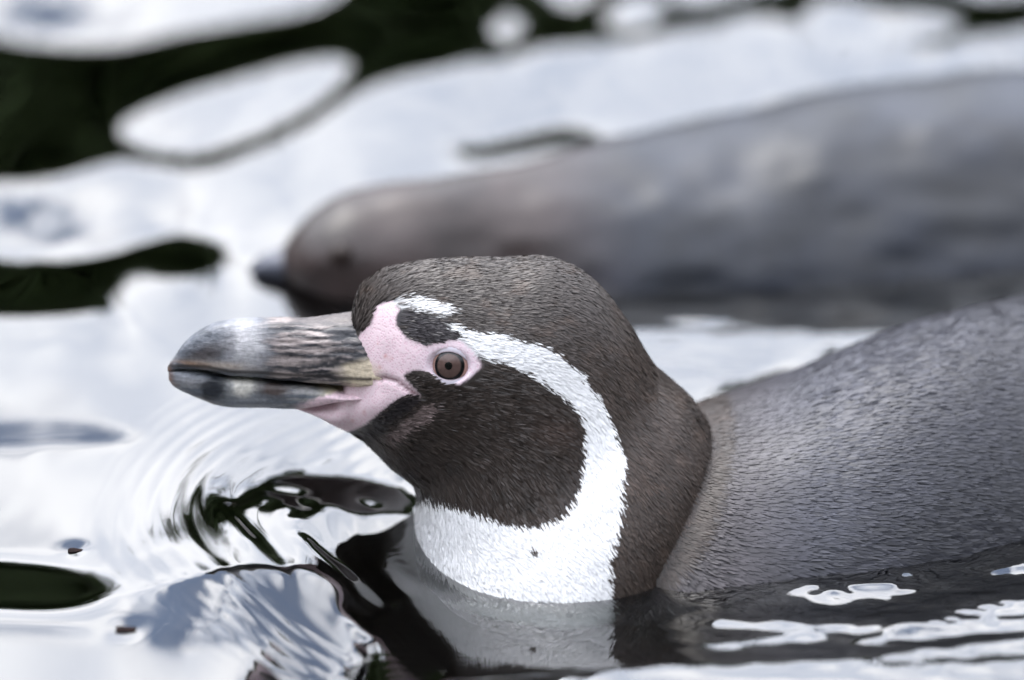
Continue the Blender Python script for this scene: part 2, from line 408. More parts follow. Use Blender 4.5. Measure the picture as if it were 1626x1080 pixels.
    c = b0 + len(per); Vt = np.vstack([Vt, bot, [[0, 3, -1.3]]])
    k = np.arange(len(per)); k2 = (k + 1) % len(per)
    F = np.vstack([F, np.stack([per[k], b0 + k, b0 + k2, per[k2]], 1)])
    me = bpy.data.meshes.new('water')
    tri = np.stack([b0 + k2, b0 + k, np.full(len(per), c)], 1)
    nq = len(F); idx = np.concatenate([F.ravel(), tri.ravel()]).astype(np.int32)
    me.vertices.add(len(Vt)); me.vertices.foreach_set('co', Vt.astype(np.float32).ravel())
    me.loops.add(len(idx)); me.loops.foreach_set('vertex_index', idx)
    me.polygons.add(nq + len(tri))
    me.polygons.foreach_set('loop_start', np.concatenate([np.arange(nq) * 4, nq * 4 + np.arange(len(tri)) * 3]).astype(np.int32))
    me.polygons.foreach_set('use_smooth', np.concatenate([np.arange(nq) < (n1 - 1) * (n2 - 1), np.zeros(len(tri), bool)]))
    me.update(calc_edges=True); me.validate()
    m, t, o = newmat('pond_water'); ln = t.links.new
    fr = t.nodes.new('ShaderNodeFresnel'); fr.inputs['IOR'].default_value = 2.3
    gl = t.nodes.new('ShaderNodeBsdfGlossy'); gl.inputs['Roughness'].default_value = 0.0
    rf = t.nodes.new('ShaderNodeBsdfRefraction'); rf.inputs['IOR'].default_value = 1.33; rf.inputs['Roughness'].default_value = 0.0
    mx = t.nodes.new('ShaderNodeMixShader')
    ln(fr.outputs[0], mx.inputs[0]); ln(rf.outputs[0], mx.inputs[1]); ln(gl.outputs[0], mx.inputs[2]); ln(mx.outputs[0], o.inputs['Surface'])
    va = t.nodes.new('ShaderNodeVolumeAbsorption'); va.inputs['Color'].default_value = (.2, .55, .42, 1); va.inputs['Density'].default_value = 16
    ln(va.outputs[0], o.inputs['Volume'])
    link('water', me, m, kind='structure')
SPECKS = [(119, 855, .0024), (200, 986, .0034)]

# ------------------------------------------------------------------ the banded penguin
def sweep_sections(keys, n=140, m=96, ycorr=True, egg=0.0):
    """keys: rows (u_a, v_a, u_b, v_b, half width in m, Y of the centre); a and b are the two outline points"""
    rows = []
    tt = math.tan(math.radians(EL0))
    for ua, va, ub, vb, b, yc in keys:
        A = onY(ua, va, yc); B = onY(ub, vb, yc)
        c = (A + B) / 2; ax = (B - A) / 2; a = np.linalg.norm(ax); ax = ax / a
        a2 = math.sqrt(max(a * a - (b * tt * ax[2]) ** 2, (.45 * a) ** 2)) if ycorr else a
        rows.append([c[0], c[1], c[2], ax[0], ax[2], a2, b])
    K = cubic(rows, np.linspace(0, len(rows) - 1, n))
    th = np.linspace(0, 2 * np.pi, m, endpoint=False)
    al = np.hypot(K[:, 3], K[:, 4]); A = K[:, 3:5] / al[:, None]
    ct, st = np.cos(th), np.sin(th)
    R = np.empty((n, m, 3))
    e = K[:, 6:7] * st[None, :] * (1 - egg * ct[None, :])
    R[:, :, 0] = K[:, 0:1] + A[:, 0:1] * K[:, 5:6] * ct
    R[:, :, 2] = K[:, 2:3] + A[:, 1:2] * K[:, 5:6] * ct
    R[:, :, 1] = K[:, 1:2] + e
    return R
def fuse(name, parts, voxel, smooth_it):
    Vs, Fs, n = [], [], 0
    tmp = bpy.data.meshes.new('tmp')
    bm = bmesh.new()
    for me in parts: bm.from_mesh(me)
    bmesh.ops.recalc_face_normals(bm, faces=bm.faces)
    bm.to_mesh(tmp); bm.free()
    o = bpy.data.objects.new('tmp', tmp); COL.objects.link(o)
    r = o.modifiers.new('r', 'REMESH'); r.mode = 'VOXEL'; r.voxel_size = voxel; r.use_smooth_shade = True
    s = o.modifiers.new('s', 'SMOOTH'); s.factor = .5; s.iterations = smooth_it
    dg = bpy.context.evaluated_depsgraph_get()
    me = bpy.data.meshes.new_from_object(o.evaluated_get(dg)); me.name = name
    bpy.data.objects.remove(o); bpy.data.meshes.remove(tmp)
    for p in parts: bpy.data.meshes.remove(p)
    return me

HEAD = [  # throat side, crown side, half width, centre
    (462, 648, 466, 634, .0025, 0), (500, 661, 506, 628, .0072, 0), (535, 676, 542, 604, .0098, 0), (562, 691, 562, 488, .0110, 0),
    (588, 710, 583, 448, .0145, 0), (614, 735, 620, 425, .0195, 0), (634, 752, 690, 411, .0245, 0), (648, 765, 790, 409, .0285, 0),
    (655, 780, 875, 411, .031, 0), (657, 795, 940, 441, .034, 0), (656, 812, 995, 503, .038, 0), (652, 840, 1046, 585, .044, 0),
    (648, 870, 1100, 640, .051, 0), (648, 905, 1134, 695, .058, 0), (655, 950, 1138, 760, .064, 0), (680, 1010, 1110, 840, .068, .0),
    (730, 1080, 1080, 950, .064, 0), (800, 1130, 1000, 1060, .045, 0), (850, 1140, 950, 1110, .015, 0)]
def yc(u): return .054 * max(0, (u - 1000)) / 626 if u < 1700 else .0604 + .018 * (u - 1700) / 626
def torso_row(u, top, bot, b): return (u, bot, u, top, b, yc(u))
TORSO = [torso_row(*r) for r in [
    (860, 900, 1060, .02), (900, 830, 1180, .046), (960, 762, 1270, .062), (1030, 690, 1330, .074), (1100, 640, 1370, .081), (1200, 607, 1400, .086),
    (1300, 568, 1430, .089), (1400, 525, 1450, .091), (1500, 493, 1465, .092), (1626, 464, 1470, .093), (1800, 436, 1460, .094),
    (2050, 425, 1420, .093), (2300, 450, 1340, .088), (2550, 520, 1230, .076), (2750, 610, 1100, .055), (2900, 690, 980, .034), (3020, 745, 900, .018), (3080, 790, 850, .004)]]

PINK = [(470, 690), (455, 652), (500, 615), (545, 570), (568, 540), (580, 514), (584, 498), (598, 485), (622, 477), (634, 492), (628, 505), (630, 519), (645, 536),
        (665, 544), (690, 539), (712, 532), (735, 543), (752, 560), (766, 582), (750, 597), (730, 611), (706, 611), (684, 600), (664, 588), (648, 590), (640, 598),
        (652, 612), (670, 630), (640, 629), (622, 640), (602, 656), (580, 674), (562, 683), (545, 688)]
WHITE = [(690, 509), (722, 519), (762, 526), (802, 534), (852, 547), (902, 578), (937, 618), (967, 670), (984, 722), (980, 770), (978, 815), (968, 850),
         (956, 880), (962, 918), (965, 1010), (900, 1060), (690, 1010), (640, 900), (600, 830), (640, 788), (668, 790), (705, 793), (742, 800), (782, 815), (812, 825), (850, 825),
         (882, 810), (906, 785), (916, 750), (921, 710), (914, 660), (888, 626), (850, 602), (800, 581), (758, 566), (725, 540)]
BROW = [(622, 478), (650, 474), (690, 481), (706, 492), (684, 499), (650, 492), (634, 488)]
LORE = [(626, 490), (645, 492), (680, 500), (706, 515), (722, 532), (700, 538), (665, 545), (640, 533), (628, 512)]
CHEEK = [(720, 538), (758, 566), (800, 581), (850, 602), (888, 626), (914, 660), (921, 710), (916, 750), (906, 785), (882, 810), (850, 825), (812, 825), (782, 815),
         (742, 800), (705, 793), (668, 790), (600, 780), (520, 690), (560, 680), (620, 640), (668, 630), (645, 592), (700, 612), (766, 585)]
JAWDARK = [(560, 690), (580, 674), (604, 656), (625, 638), (645, 629), (664, 632), (640, 655), (610, 675), (580, 690)]
JAWPALE = [(600, 690), (625, 678), (650, 655), (672, 640), (690, 645), (670, 665), (640, 685), (615, 695)]
CHESTBLACK = [(560, 850), (622, 862), (655, 890), (700, 912), (752, 960), (700, 1010), (560, 960)]
NECK = [(540, 480), (600, 400), (720, 380), (900, 390), (980, 450), (1045, 550), (1080, 600), (1117, 632), (1138, 667), (1140, 715), (1131, 770), (1114, 826), (1083, 885), (1052, 924),
        (990, 960), (960, 1100), (400, 1100), (400, 600)]
FLOW = np.array([  # u, v, du, dv: the way the feathers lie
    (570, 470, .6, -.9), (610, 440, 1, -.55), (700, 425, 1, -.08), (800, 440, 1, .03), (870, 425, 1, .12), (940, 455, .8, .6), (990, 520, .6, .9), (1040, 590, .6, .85),
    (800, 500, 1, .12), (900, 540, .9, .4), (960, 620, .7, .75), (700, 490, 1, .25), (660, 515, 1, .35), (800, 555, 1, .32), (880, 600, .8, .65), (945, 690, .25, 1), (950, 790, .1, 1),
    (620, 660, 1, -.55), (690, 640, 1, -.02), (800, 640, 1, .15), (870, 690, .85, .4), (620, 720, .9, .45), (720, 700, .95, .25), (720, 770, .75, .6), (840, 770, .7, .7), (890, 760, .55, .85), (790, 800, .6, .8),
    (780, 860, .85, .6), (900, 870, .6, .8), (1050, 680, .6, .8), (1100, 720, .55, .8), (1000, 800, .35, .95), (1060, 800, .5, .85), (1000, 880, .4, .9),
    (1200, 660, 1, .05), (1300, 600, 1, -.12), (1400, 560, 1, -.15), (1550, 520, 1, -.1), (1200, 750, 1, .12), (1400, 700, 1, .02), (1600, 650, 1, 0), (1150, 850, .9, .35), (1300, 850, 1, .15), (1500, 800, 1, .05)], float)

def side_uv(P):
    Q = P.copy(); Q[:, 1] = -np.abs(Q[:, 1]); return project(Q)
def body_uv(P):
    """both flanks carry the same markings: take the pixel of the near flank"""
    Q = P.copy()
    u0 = (Q[:, 0] / .000195) + 813
    ycn = np.interp(u0, [1000, 1700, 3000], [0, .0604, .098])
    Q[:, 1] = ycn - np.abs(Q[:, 1] - ycn)
    return project(Q)
def pigment(u, v, jit=0.0):
    """feather colour and bare-skin mask at photo pixels u, v"""
    n = len(u)
    n1 = fbm(u / 60, v / 60, 3)[:, None]; n2 = fbm(u / 18 + 50, v / 14, 3)[:, None]
    inneck = sstep(-6, 6, sdf(u, v, NECK))[:, None]
    body = np.array([.051, .050, .057]) * (.75 + .5 * n1) * (1 - .5 * sstep(1250, 1650, u + .8 * (v - 700)))[:, None]
    # the body's pigment is browner near the neck, slaty further back
    k = sstep(1100, 1300, u)[:, None]
    body = body * (np.array([1.12, 1.0, .96]) * (1 - k) + np.array([.92, .96, 1.1]) * k)
    crown = np.array([.060, .050, .046]) * (.7 + .6 * n1)
    nape = np.array([.046, .033, .027]) * (.65 + .7 * n2)
    t = sstep(0, 1, ((u - 800) / 250 * .6 + (v - 500) / 180))[:, None]
    neck = crown * (1 - t) + nape * t
    tan = sstep(.62, .8, fbm(u / 26 + 9, v / 20 + 3, 3))[:, None]
    neck = neck * (1 - tan * .45) + np.array([.085, .058, .045]) * tan * .45
    c = body * (1 - inneck) + neck * inneck
    e = lambda poly, a=-1.5, b=1.5: sstep(a, b, sdf(u, v, poly) + jit)[:, None]
    ck = e(CHEEK, -6, 6)
    c = c * (1 - ck) + np.array([.029, .0210, .0175]) * (.6 + .9 * n2) * ck
    brownpatch = np.exp(-(((u - 870) / 40) ** 2 + ((v - 680) / 22) ** 2))[:, None] * ck
    c = c * (1 - .5 * brownpatch) + np.array([.06, .036, .028]) * .5 * brownpatch
    for poly, colr in ((LORE, (.035, .03, .034)), (JAWDARK, (.016, .012, .014)), (JAWPALE, (.16, .12, .115))):
        w = e(poly, -4, 4); c = c * (1 - w) + np.array(colr) * (.7 + .6 * n2) * w
    wh = np.maximum(e(WHITE, -1, 1), e(BROW, -3, 3) * .95)
    spot = ((np.hypot((u - 838) / 5, (v - 862) / 8) < 1)[:, None]) * 1.0
    wh = wh * (1 - spot)
    c = c * (1 - wh) + np.array([.77, .77, .78]) * wh
    cb = e(CHESTBLACK, -6, 6); c = c * (1 - cb) + np.array([.012, .012, .013]) * cb
    pk = sstep(-2, 2, sdf(u, v, PINK))
    c = np.where(c.mean(1, keepdims=True) < .3, c * .8, c)
    return c, pk

def skin_col(u, v):
    n1 = fbm(u / 22, v / 22, 4)[:, None]
    c = np.array([.70, .55, .595]) * (.86 + .28 * n1)
    # paler lilac-white round the eye
    d = np.hypot((u - 716) / 48, (v - 581) / 36); w = np.exp(-d ** 4)[:, None]
    c = c * (1 - w * .6) + np.array([.62, .55, .62]) * w * .6
    # cream patch at the bill's root
    d = np.hypot((u - 570) / 34, (v - 592) / 18); w = np.exp(-d ** 4)[:, None]
    c = c * (1 - w * .8) + np.array([.62, .52, .38]) * w * .8
    # the gape: a dark red fold
    w = (1 - sstep(1.5, 4.5, pdist(u, v, [(595, 602), (612, 600), (632, 606), (648, 618), (662, 628)], False)))[:, None]
    c = c * (1 - .75 * w) + np.array([.10, .03, .035]) * .75 * w
    for (a, b, r) in ((612, 566, 3), (618, 570, 2), (635, 655, 2), (578, 655, 2.5), (622, 570, 2), (600, 545, 2), (560, 668, 2), (603, 583, 2)):
        w = np.exp(-(((u - a) ** 2 + (v - b) ** 2) / r ** 2))[:, None]
        c = c * (1 - .6 * w) + np.array([.42, .08, .05]) * .6 * w
    return c

def make_feathers(me, bvh, count, box, lens, wids, lift, rng, keep, colfun, mat, parent, label=None, tiplight=1.3):
    """lay small tapering feathers over a body mesh, each with the pigment of its root"""
    me.calc_loop_triangles()
    tri = np.empty(len(me.loop_triangles) * 3, np.int32); me.loop_triangles.foreach_get('vertices', tri); tri = tri.reshape(-1, 3)
    P = coords(me); Nn = normals(me)
    cen = P[tri].mean(1)
    ok = keep(cen)
    tri = tri[ok]
    a, b, c = P[tri[:, 0]], P[tri[:, 1]], P[tri[:, 2]]
    area = np.linalg.norm(np.cross(b - a, c - a), axis=1) / 2
    dens = np.asarray(box(cen[ok])); w = area * dens
    k = rng.choice(len(tri), count, p=w / w.sum())
    r1, r2 = rng.random(count), rng.random(count); q = np.sqrt(r1)
    b0, b1, b2 = 1 - q, q * (1 - r2), q * r2
    p = P[tri[k, 0]] * b0[:, None] + P[tri[k, 1]] * b1[:, None] + P[tri[k, 2]] * b2[:, None]
    n = Nn[tri[k, 0]] * b0[:, None] + Nn[tri[k, 1]] * b1[:, None] + Nn[tri[k, 2]] * b2[:, None]
    n /= np.linalg.norm(n, axis=1)[:, None]
    u, v = body_uv(p)
    col, ln_, wd, good = colfun(u, v, p)
    p, n, u, v, col, ln_, wd = (x[good] for x in (p, n, u, v, col, ln_, wd)); m = len(p)
    # lie of the feathers
    wsum = 0; fd = 0
    for fu, fv, du, dv in FLOW:
        g = 1 / (((u - fu) ** 2 + (v - fv) ** 2) / 900 + 1) ** 2
        fd = fd + g[:, None] * np.array([du, 0, -dv]) / math.hypot(du, dv); wsum = wsum + g
    fd = fd / wsum[:, None]
    wv = .22 * (fbm(u / 30, v / 30, 2) - .5) * 2
    fd = fd + rng.normal(0, .075, (m, 3)); fd[:, 2] += wv
    fd -= n * np.sum(fd * n, 1)[:, None]; fd /= np.linalg.norm(fd, axis=1)[:, None] + 1e-9
    s = np.cross(n, fd)
    Lr = ln_ * rng.uniform(.75, 1.25, m); Wr = wd * rng.uniform(.75, 1.25, m)
    Lr, Wr = Lr[:, None], Wr[:, None]
    lf = (lift * rng.uniform(.4, 1.6, m))[:, None]
    roll = (rng.normal(0, 1, m) * np.where(col[:, 0] > .4, .10, np.where(wd > .0009, .13, .22)))[:, None]
    sn = s * np.cos(roll) + n * np.sin(roll)
    p = p - n * .00015
    v0 = p - sn * Wr * .35; v1 = p + sn * Wr * .35
    mid = p + fd * Lr * .55 + n * (lf * .75); v2 = mid - sn * Wr * .5; v3 = mid + sn * Wr * .5
    mt = p + fd * Lr * .85 + n * lf; v4 = mt - sn * Wr * .3; v5 = mt + sn * Wr * .3
    tip = p + fd * Lr + n * (lf * 1.0)
    near = np.where((u > 1040) & (u < 1260))[0]
    for i in near:                       # keep feathers above the skin where it is hollow
        for arr, f in ((v2, .75), (v3, .75), (v4, 1), (v5, 1), (tip, 1)):
            loc, nn, _, _ = bvh.find_nearest(Vector(arr[i]))
            nn = np.array(nn); q_ = (arr[i] - np.array(loc)) @ nn
            if q_ < lf[i, 0] * f: arr[i] += nn * (lf[i, 0] * f - q_)
    V = np.stack([v0, v1, v2, v3, v4, v5, tip], 1).reshape(-1, 3)
    base = np.arange(m)[:, None] * 7
    F = np.concatenate([base + np.array([0, 1, 3]), base + np.array([0, 3, 2]), base + np.array([2, 3, 5]), base + np.array([2, 5, 4]), base + np.array([4, 5, 6])], 0)
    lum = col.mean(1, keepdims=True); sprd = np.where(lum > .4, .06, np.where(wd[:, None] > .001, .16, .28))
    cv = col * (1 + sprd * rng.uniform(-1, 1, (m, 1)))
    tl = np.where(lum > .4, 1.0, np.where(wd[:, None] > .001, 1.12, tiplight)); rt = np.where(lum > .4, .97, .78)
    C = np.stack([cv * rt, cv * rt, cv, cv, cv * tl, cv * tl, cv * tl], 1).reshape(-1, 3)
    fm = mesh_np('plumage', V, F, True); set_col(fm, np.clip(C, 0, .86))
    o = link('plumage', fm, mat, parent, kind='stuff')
    return o

def build_bill(parent, top, bottom, widths, name, colfun, mat, m=128, n=260, belly=0.0, ridge=0.0, wr=None):
    us = np.linspace(0, 1, n)
    t = cubic(np.array(top, float), us * (len(top) - 1)); b = cubic(np.array(bottom, float), us * (len(bottom) - 1))
    w = cubic(np.array(widths, float)[:, None], us * (len(widths) - 1))[:, 0]
    th = np.linspace(0, 2 * np.pi, m, endpoint=False); ct, st = np.cos(th), np.sin(th)
    R = np.empty((n, m, 3)); tt = math.tan(math.radians(EL0))
    for i in range(n):
        T = onY(*t[i]); B = onY(*b[i]); c = (T + B) / 2; ax = (T - B) / 2; a = np.linalg.norm(ax); ax = ax / max(a, 1e-6)
        a = math.sqrt(max(a * a - (w[i] * tt * ax[2]) ** 2 * .6, (.5 * a) ** 2))
        prof = np.sign(st) * np.abs(st) ** .62 * (1 - ridge * ct)
        R[i] = c + ax * a * (np.sign(ct) * np.abs(ct) ** .85)[:, None]
        R[i, :, 1] = w[i] * prof
    if wr is not None:
        Rv = R.reshape(-1, 3); u, v = side_uv(Rv)
        cc = R.mean(1, keepdims=True); d = R - cc; d[:, :, 0] = 0; d /= np.linalg.norm(d, axis=2, keepdims=True) + 1e-9
        R = R + d * wr(u, v).reshape(n, m, 1)
    me = ring_mesh(name, R)
    P = coords(me); u, v = side_uv(P)
    set_col(me, colfun(u, v))
    return link(name, me, mat, parent)

def mixc(c, w, colr):
    w = np.clip(w, 0, 1)[:, None]; return c * (1 - w) + np.array(colr) * w
def gauss(u, v, a, b, ra, rb, rot=0.0):
    co, si = math.cos(rot), math.sin(rot); x = (u - a) * co + (v - b) * si; y = -(u - a) * si + (v - b) * co
    return np.exp(-((x / ra) ** 2 + (y / rb) ** 2))
def upper_col(u, v):
    u0, v0 = u, v
    wu = 30 * (fbm(u / 26, v / 12 + 3, 4) - .5); wv_ = 9 * (fbm(u / 40 + 8, v / 10, 4) - .5)
    n1 = fbm(u / 30, v / 12, 4); n2 = fbm((u + wu * .3) / 50 + 9, (v + wv_ * 1.2) / 4.6, 4); n3 = fbm(u / 10, v / 10, 3)
    u = u + wu; v = v + wv_
    c = np.array([.075, .085, .105]) * (.6 + .8 * n1)[:, None]
    c = mixc(c, .75 * sstep(.35, .75, n3) * (1 - sstep(400, 430, u)), (.14, .15, .175))
    c = mixc(c, .8 * gauss(u, v, 330, 560, 34, 14, -.35), (.045, .035, .035))
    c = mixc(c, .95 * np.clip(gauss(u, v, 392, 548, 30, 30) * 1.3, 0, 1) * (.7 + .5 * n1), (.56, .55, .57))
    c = mixc(c, .75 * gauss(u, v, 355, 580, 45, 7, .1), (.50, .42, .36))
    c = mixc(c, .6 * gauss(u, v, 312, 577, 25, 4, .1), (.32, .18, .10))
    # wrinkled root: brown-grey streaks
    k = sstep(405, 450, u + 18 * (n3 - .5))
    streak = np.array([.030, .030, .036])[None, :] * (1 - sstep(.35, .72, n2))[:, None] + np.array([.30, .255, .245])[None, :] * sstep(.40, .70, n2)[:, None]
    c = c * (1 - k[:, None]) + streak * k[:, None]
    c = mixc(c, .7 * gauss(u, v, 570, 545, 38, 18, .3), (.014, .017, .024))
    c = mixc(c, .45 * (1 - sstep(505, 525, v)) * k, (.20, .165, .15))
    c = mixc(c, .9 * sstep(525, 562, u) * sstep(570, 584, v + .25 * (u - 560)), (.60, .51, .38))
    c = mixc(c, .85 * gauss(u, v, 268, 590, 8, 14), (.12, .06, .035))
    # dark cutting edge
    u, v = u0, v0
    edge = np.abs(v - np.interp(u, [268, 326, 369, 400, 452, 515, 544, 593, 613], [581, 582, 591, 591, 595, 598, 601, 602, 601]))
    c = mixc(c, .75 * (1 - sstep(1.0, 4.0, edge)) * (u < 590), (.02, .016, .016))
    return c
def lower_col(u, v):
    u0, v0 = u, v; u = u + 22 * (fbm(u / 24 + 3, v / 12, 4) - .5); v = v + 10 * (fbm(u / 30 + 8, v / 10 + 5, 4) - .5)
    n1 = fbm(u / 30 + 40, v / 12, 4); n2 = fbm(u / 40 + 9, v / 5 + 30, 4); n3 = fbm(u / 8, v / 10 + 7, 3)
    c = np.array([.12, .135, .16]) * (.35 + 1.3 * n1)[:, None]
    c = mixc(c, .6 * sstep(.5, .7, n2), (.26, .27, .29))
    c = mixc(c, np.clip(1.5 * gauss(u, v, 338, 618, 22, 26, .35), 0, .96), (.008, .011, .018))
    c = mixc(c, .75 * gauss(u, v, 298, 604, 22, 9, .2), (.32, .32, .34))
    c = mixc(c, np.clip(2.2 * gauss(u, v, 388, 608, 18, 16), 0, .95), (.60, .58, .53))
    c = mixc(c, .6 * gauss(u, v, 385, 640, 45, 9), (.22, .24, .28))
    c = mixc(c, np.clip(1.4 * gauss(u, v, 438, 618, 22, 12), 0, .85), (.05, .028, .020))
    c = mixc(c, np.clip(1.4 * gauss(u, v, 490, 608, 48, 9, .12), 0, .9), (.014, .015, .020))
    c = mixc(c, .7 * sstep(.45, .7, n2) * sstep(440, 480, u), (.27, .26, .25))
    k = sstep(495, 545, u + .3 * (v - 610) + 12 * (n3 - .5))
    c = mixc(c, .9 * k * sstep(598, 610, v), (.58, .51, .36))
    c = mixc(c, .8 * sstep(540, 585, u + .8 * (v - 610)), (.60, .43, .46))
    c = mixc(c, .9 * gauss(u, v, 266, 604, 9, 14), (.16, .075, .035))
    below = (v0 - (650 - (u0 - 446) * .31)) + 6 * (n3 - .5)          # the chin's bare skin starts under this line
    c = mixc(c, sstep(-3, 4, below) * sstep(455, 500, u0), (.72, .54, .595))
    return c

def build_penguin():
    root = bpy.data.objects.new('penguin', None); COL.objects.link(root)
    root['label'] = 'penguin with a white head band and pink face, head raised above the water'
    root['category'] = 'penguin'; root['group'] = 'penguins swimming'
    root.location = (0, 0, 0)
    h = ring_mesh('h', sweep_sections(HEAD, 150, 112, egg=.06)); t = ring_mesh('t', sweep_sections(TORSO, 150, 112, egg=.05))
    me = fuse('body', [h, t], .00095, 5)
    # eye socket
    P = coords(me); Nn = normals(me)
    bvh = BVHTree.FromPolygons([Vector(p) for p in P], [tuple(p.vertices) for p in me.polygons])
    d = Vector(ray(713, 581)).normalized(); hit, nrm, _, _ = bvh.ray_cast(Vector(CAM), d)
    eye_p = np.array(hit); eye_n = np.array(nrm)
    eye_n = eye_n / np.linalg.norm(eye_n)
    look = eye_n * .6 - FWD * .55 + np.array([-.12, 0, 0]); look /= np.linalg.norm(look)
    ex = np.array([1, 0, 0]) - look * look[0]; ex /= np.linalg.norm(ex)
    tilt = math.radians(-7); ey = np.cross(look, ex); 
    if ey[2] < 0: ey = -ey
    ex, ey = ex * math.cos(tilt) + ey * math.sin(tilt), ey * math.cos(tilt) - ex * math.sin(tilt)
    for sgn in (1, -1):
        M = np.array([1, sgn, 1]); q = P - eye_p * M
        r = np.sqrt(((q @ (ex * M)) / .0064) ** 2 + ((q @ (ey * M)) / .0048) ** 2 + ((q @ (look * M)) / .012) ** 2)
        P = P - (look * M) * (.0034 * (1 - sstep(.55, 1.15, r)))[:, None]
    # jowl fold at the gape and a puffed skin under it
    uu, vv = body_uv(P)
    fold = (1 - sstep(0, 7, pdist(uu, vv, [(600, 602), (612, 600), (632, 606), (648, 618), (662, 629)], False)))
    fold *= (np.abs(P[:, 1]) < .03)
    puff = gauss(uu, vv, 585, 650, 60, 20, -.4) * .8
    P = P - Nn * (.0011 * fold)[:, None] + Nn * (.0016 * puff)[:, None]
    me.vertices.foreach_set('co', P.astype(np.float32).ravel()); me.update()
    P = coords(me); Nn = normals(me)
    uu, vv = body_uv(P)
    c, pk = pigment(uu, vv)
    c = c * .8
    sk = skin_col(uu, vv)
    set_col(me, c * (1 - pk[:, None]) + sk * pk[:, None]); set_val(me, pk, 'bare')
    m, tr, o = newmat('skin_and_down'); ln = tr.links.new
    bs = tr.nodes.new('ShaderNodeBsdfPrincipled'); a = tr.nodes.new('ShaderNodeAttribute'); a.attribute_name = 'col'
    ab = tr.nodes.new('ShaderNodeAttribute'); ab.attribute_name = 'bare'
    tcn = tr.nodes.new('ShaderNodeTexCoord'); vo = tr.nodes.new('ShaderNodeTexVoronoi'); vo.inputs['Scale'].default_value = 1250
    ln(tcn.outputs['Object'], vo.inputs['Vector'])
    rp = tr.nodes.new('ShaderNodeMapRange'); rp.inputs[1].default_value = 0.1; rp.inputs[2].default_value = .55
    rp.inputs[3].default_value = .0; rp.inputs[4].default_value = 1
    ln(vo.outputs['Distance'], rp.inputs[0])
    mul = tr.nodes.new('ShaderNodeMath'); mul.operation = 'MULTIPLY'; ln(rp.outputs[0], mul.inputs[0]); ln(ab.outputs['Fac'], mul.inputs[1])
    # pores: small deeper pink dots in the bare skin
    mxc = tr.nodes.new('ShaderNodeMix'); mxc.data_type = 'RGBA'; mxc.blend_type = 'MULTIPLY'
    inv = tr.nodes.new('ShaderNodeMath'); inv.operation = 'SUBTRACT'; ln(ab.outputs['Fac'], inv.inputs[0]); ln(mul.outputs[0], inv.inputs[1])
    mxc.inputs['B'].default_value = (.9, .76, .82, 1)
    ln(inv.outputs[0], mxc.inputs['Factor']); ln(a.outputs['Color'], mxc.inputs['A']); ln(mxc.outputs['Result'], bs.inputs['Base Color'])
    bp = tr.nodes.new('ShaderNodeBump'); bp.inputs['Strength'].default_value = .2; bp.inputs['Distance'].default_value = .0003
    ln(mul.outputs[0], bp.inputs['Height']); ln(bp.outputs[0], bs.inputs['Normal'])
    bs.inputs['Roughness'].default_value = .45
    ln(bs.outputs[0], o.inputs['Surface'])
    link('body', me, m, root)

    # ---- plumage
    fmat = mat_attr('feather', rough=.46, spec=.34)
    def keep(c): return (c[:, 2] > -.045) & (c[:, 0] < .30)
    def dens(c):
        u, v = body_uv(c); head = sdf(u, v, NECK) > -5
        return np.where(head, 1.0, .32) * np.where(c[:, 2] < -.006, .35, 1) * np.where(c[:, 0] > .17, .35, 1)
    def colf(u, v, p):
        c, pk = pigment(u, v, RNG.normal(0, 2.2, len(u)))
        head = sdf(u, v, NECK) > -3
        face = 1 - sstep(0, 130, np.hypot(u - 640, v - 600))
        ln_ = np.where(head, .0047 - .0022 * face, .0068); wd = np.where(head, .00052 - .00016 * face, .0010)
        white = c[:, 0] > .5
        fr_ = head & (pdist(u, v, [(1100, 625), (1131, 667), (1133, 715), (1112, 826), (1080, 889), (1048, 924)], False) < 24)
        ln_ = np.where(fr_, .0060, ln_); wd = np.where(fr_, .0007, wd); c = np.where(fr_[:, None], c * .72, c)
        eye = np.hypot((u - 716) / 44, (v - 582) / 32) < 1
        root_bill = (u < 604) & (v > 500) & (v < 650) & (u < 470 + 0 * u + 134)
        billzone = inpoly(u, v, [(440, 530), (590, 530), (604, 545), (604, 600), (540, 640), (440, 660)])
        good = (pk < .5) & ~eye & ~billzone
        return c, ln_, wd, good
    make_feathers(me, bvh, 260000, dens, None, None, .00038, np.random.default_rng(5), keep, colf, fmat, root)

    # ---- bill
    bill = bpy.data.objects.new('bill', None); COL.objects.link(bill); bill.parent = root
    bmat = mat_attr('horn', rough=.46, spec=.42, noise=(900, .22), bump=(800, .35, (.3, 1, 1)))
    wrk = lambda u, v: (sstep(405, 470, u) * (.0009 * (fbm(u / 42 + 9, v / 5.0, 4) - .5) + .0004 * (fbm(u / 16, v / 4, 3) - .5)) + .00025 * (fbm(u / 18, v / 18, 3) - .5))
    build_bill(bill, [(266, 583), (271, 574), (280, 562), (292, 545), (312, 528), (340, 514), (369, 508), (401, 506), (447, 506), (481, 507), (513, 503), (541, 499), (565, 497), (592, 506), (612, 526), (628, 545)],
               [(267, 590), (273, 588), (284, 584), (300, 583), (326, 584), (348, 588), (369, 592), (401, 593), (447, 597), (481, 599), (513, 601), (541, 603), (565, 604), (592, 604), (612, 600), (628, 590)],
               [.0006, .0017, .0027, .0038, .0050, .0061, .0069, .0077, .0088, .0097, .0108, .0120, .0135, .0152, .0160, .013], 'upper_mandible', upper_col, bmat, ridge=.26, wr=wrk)
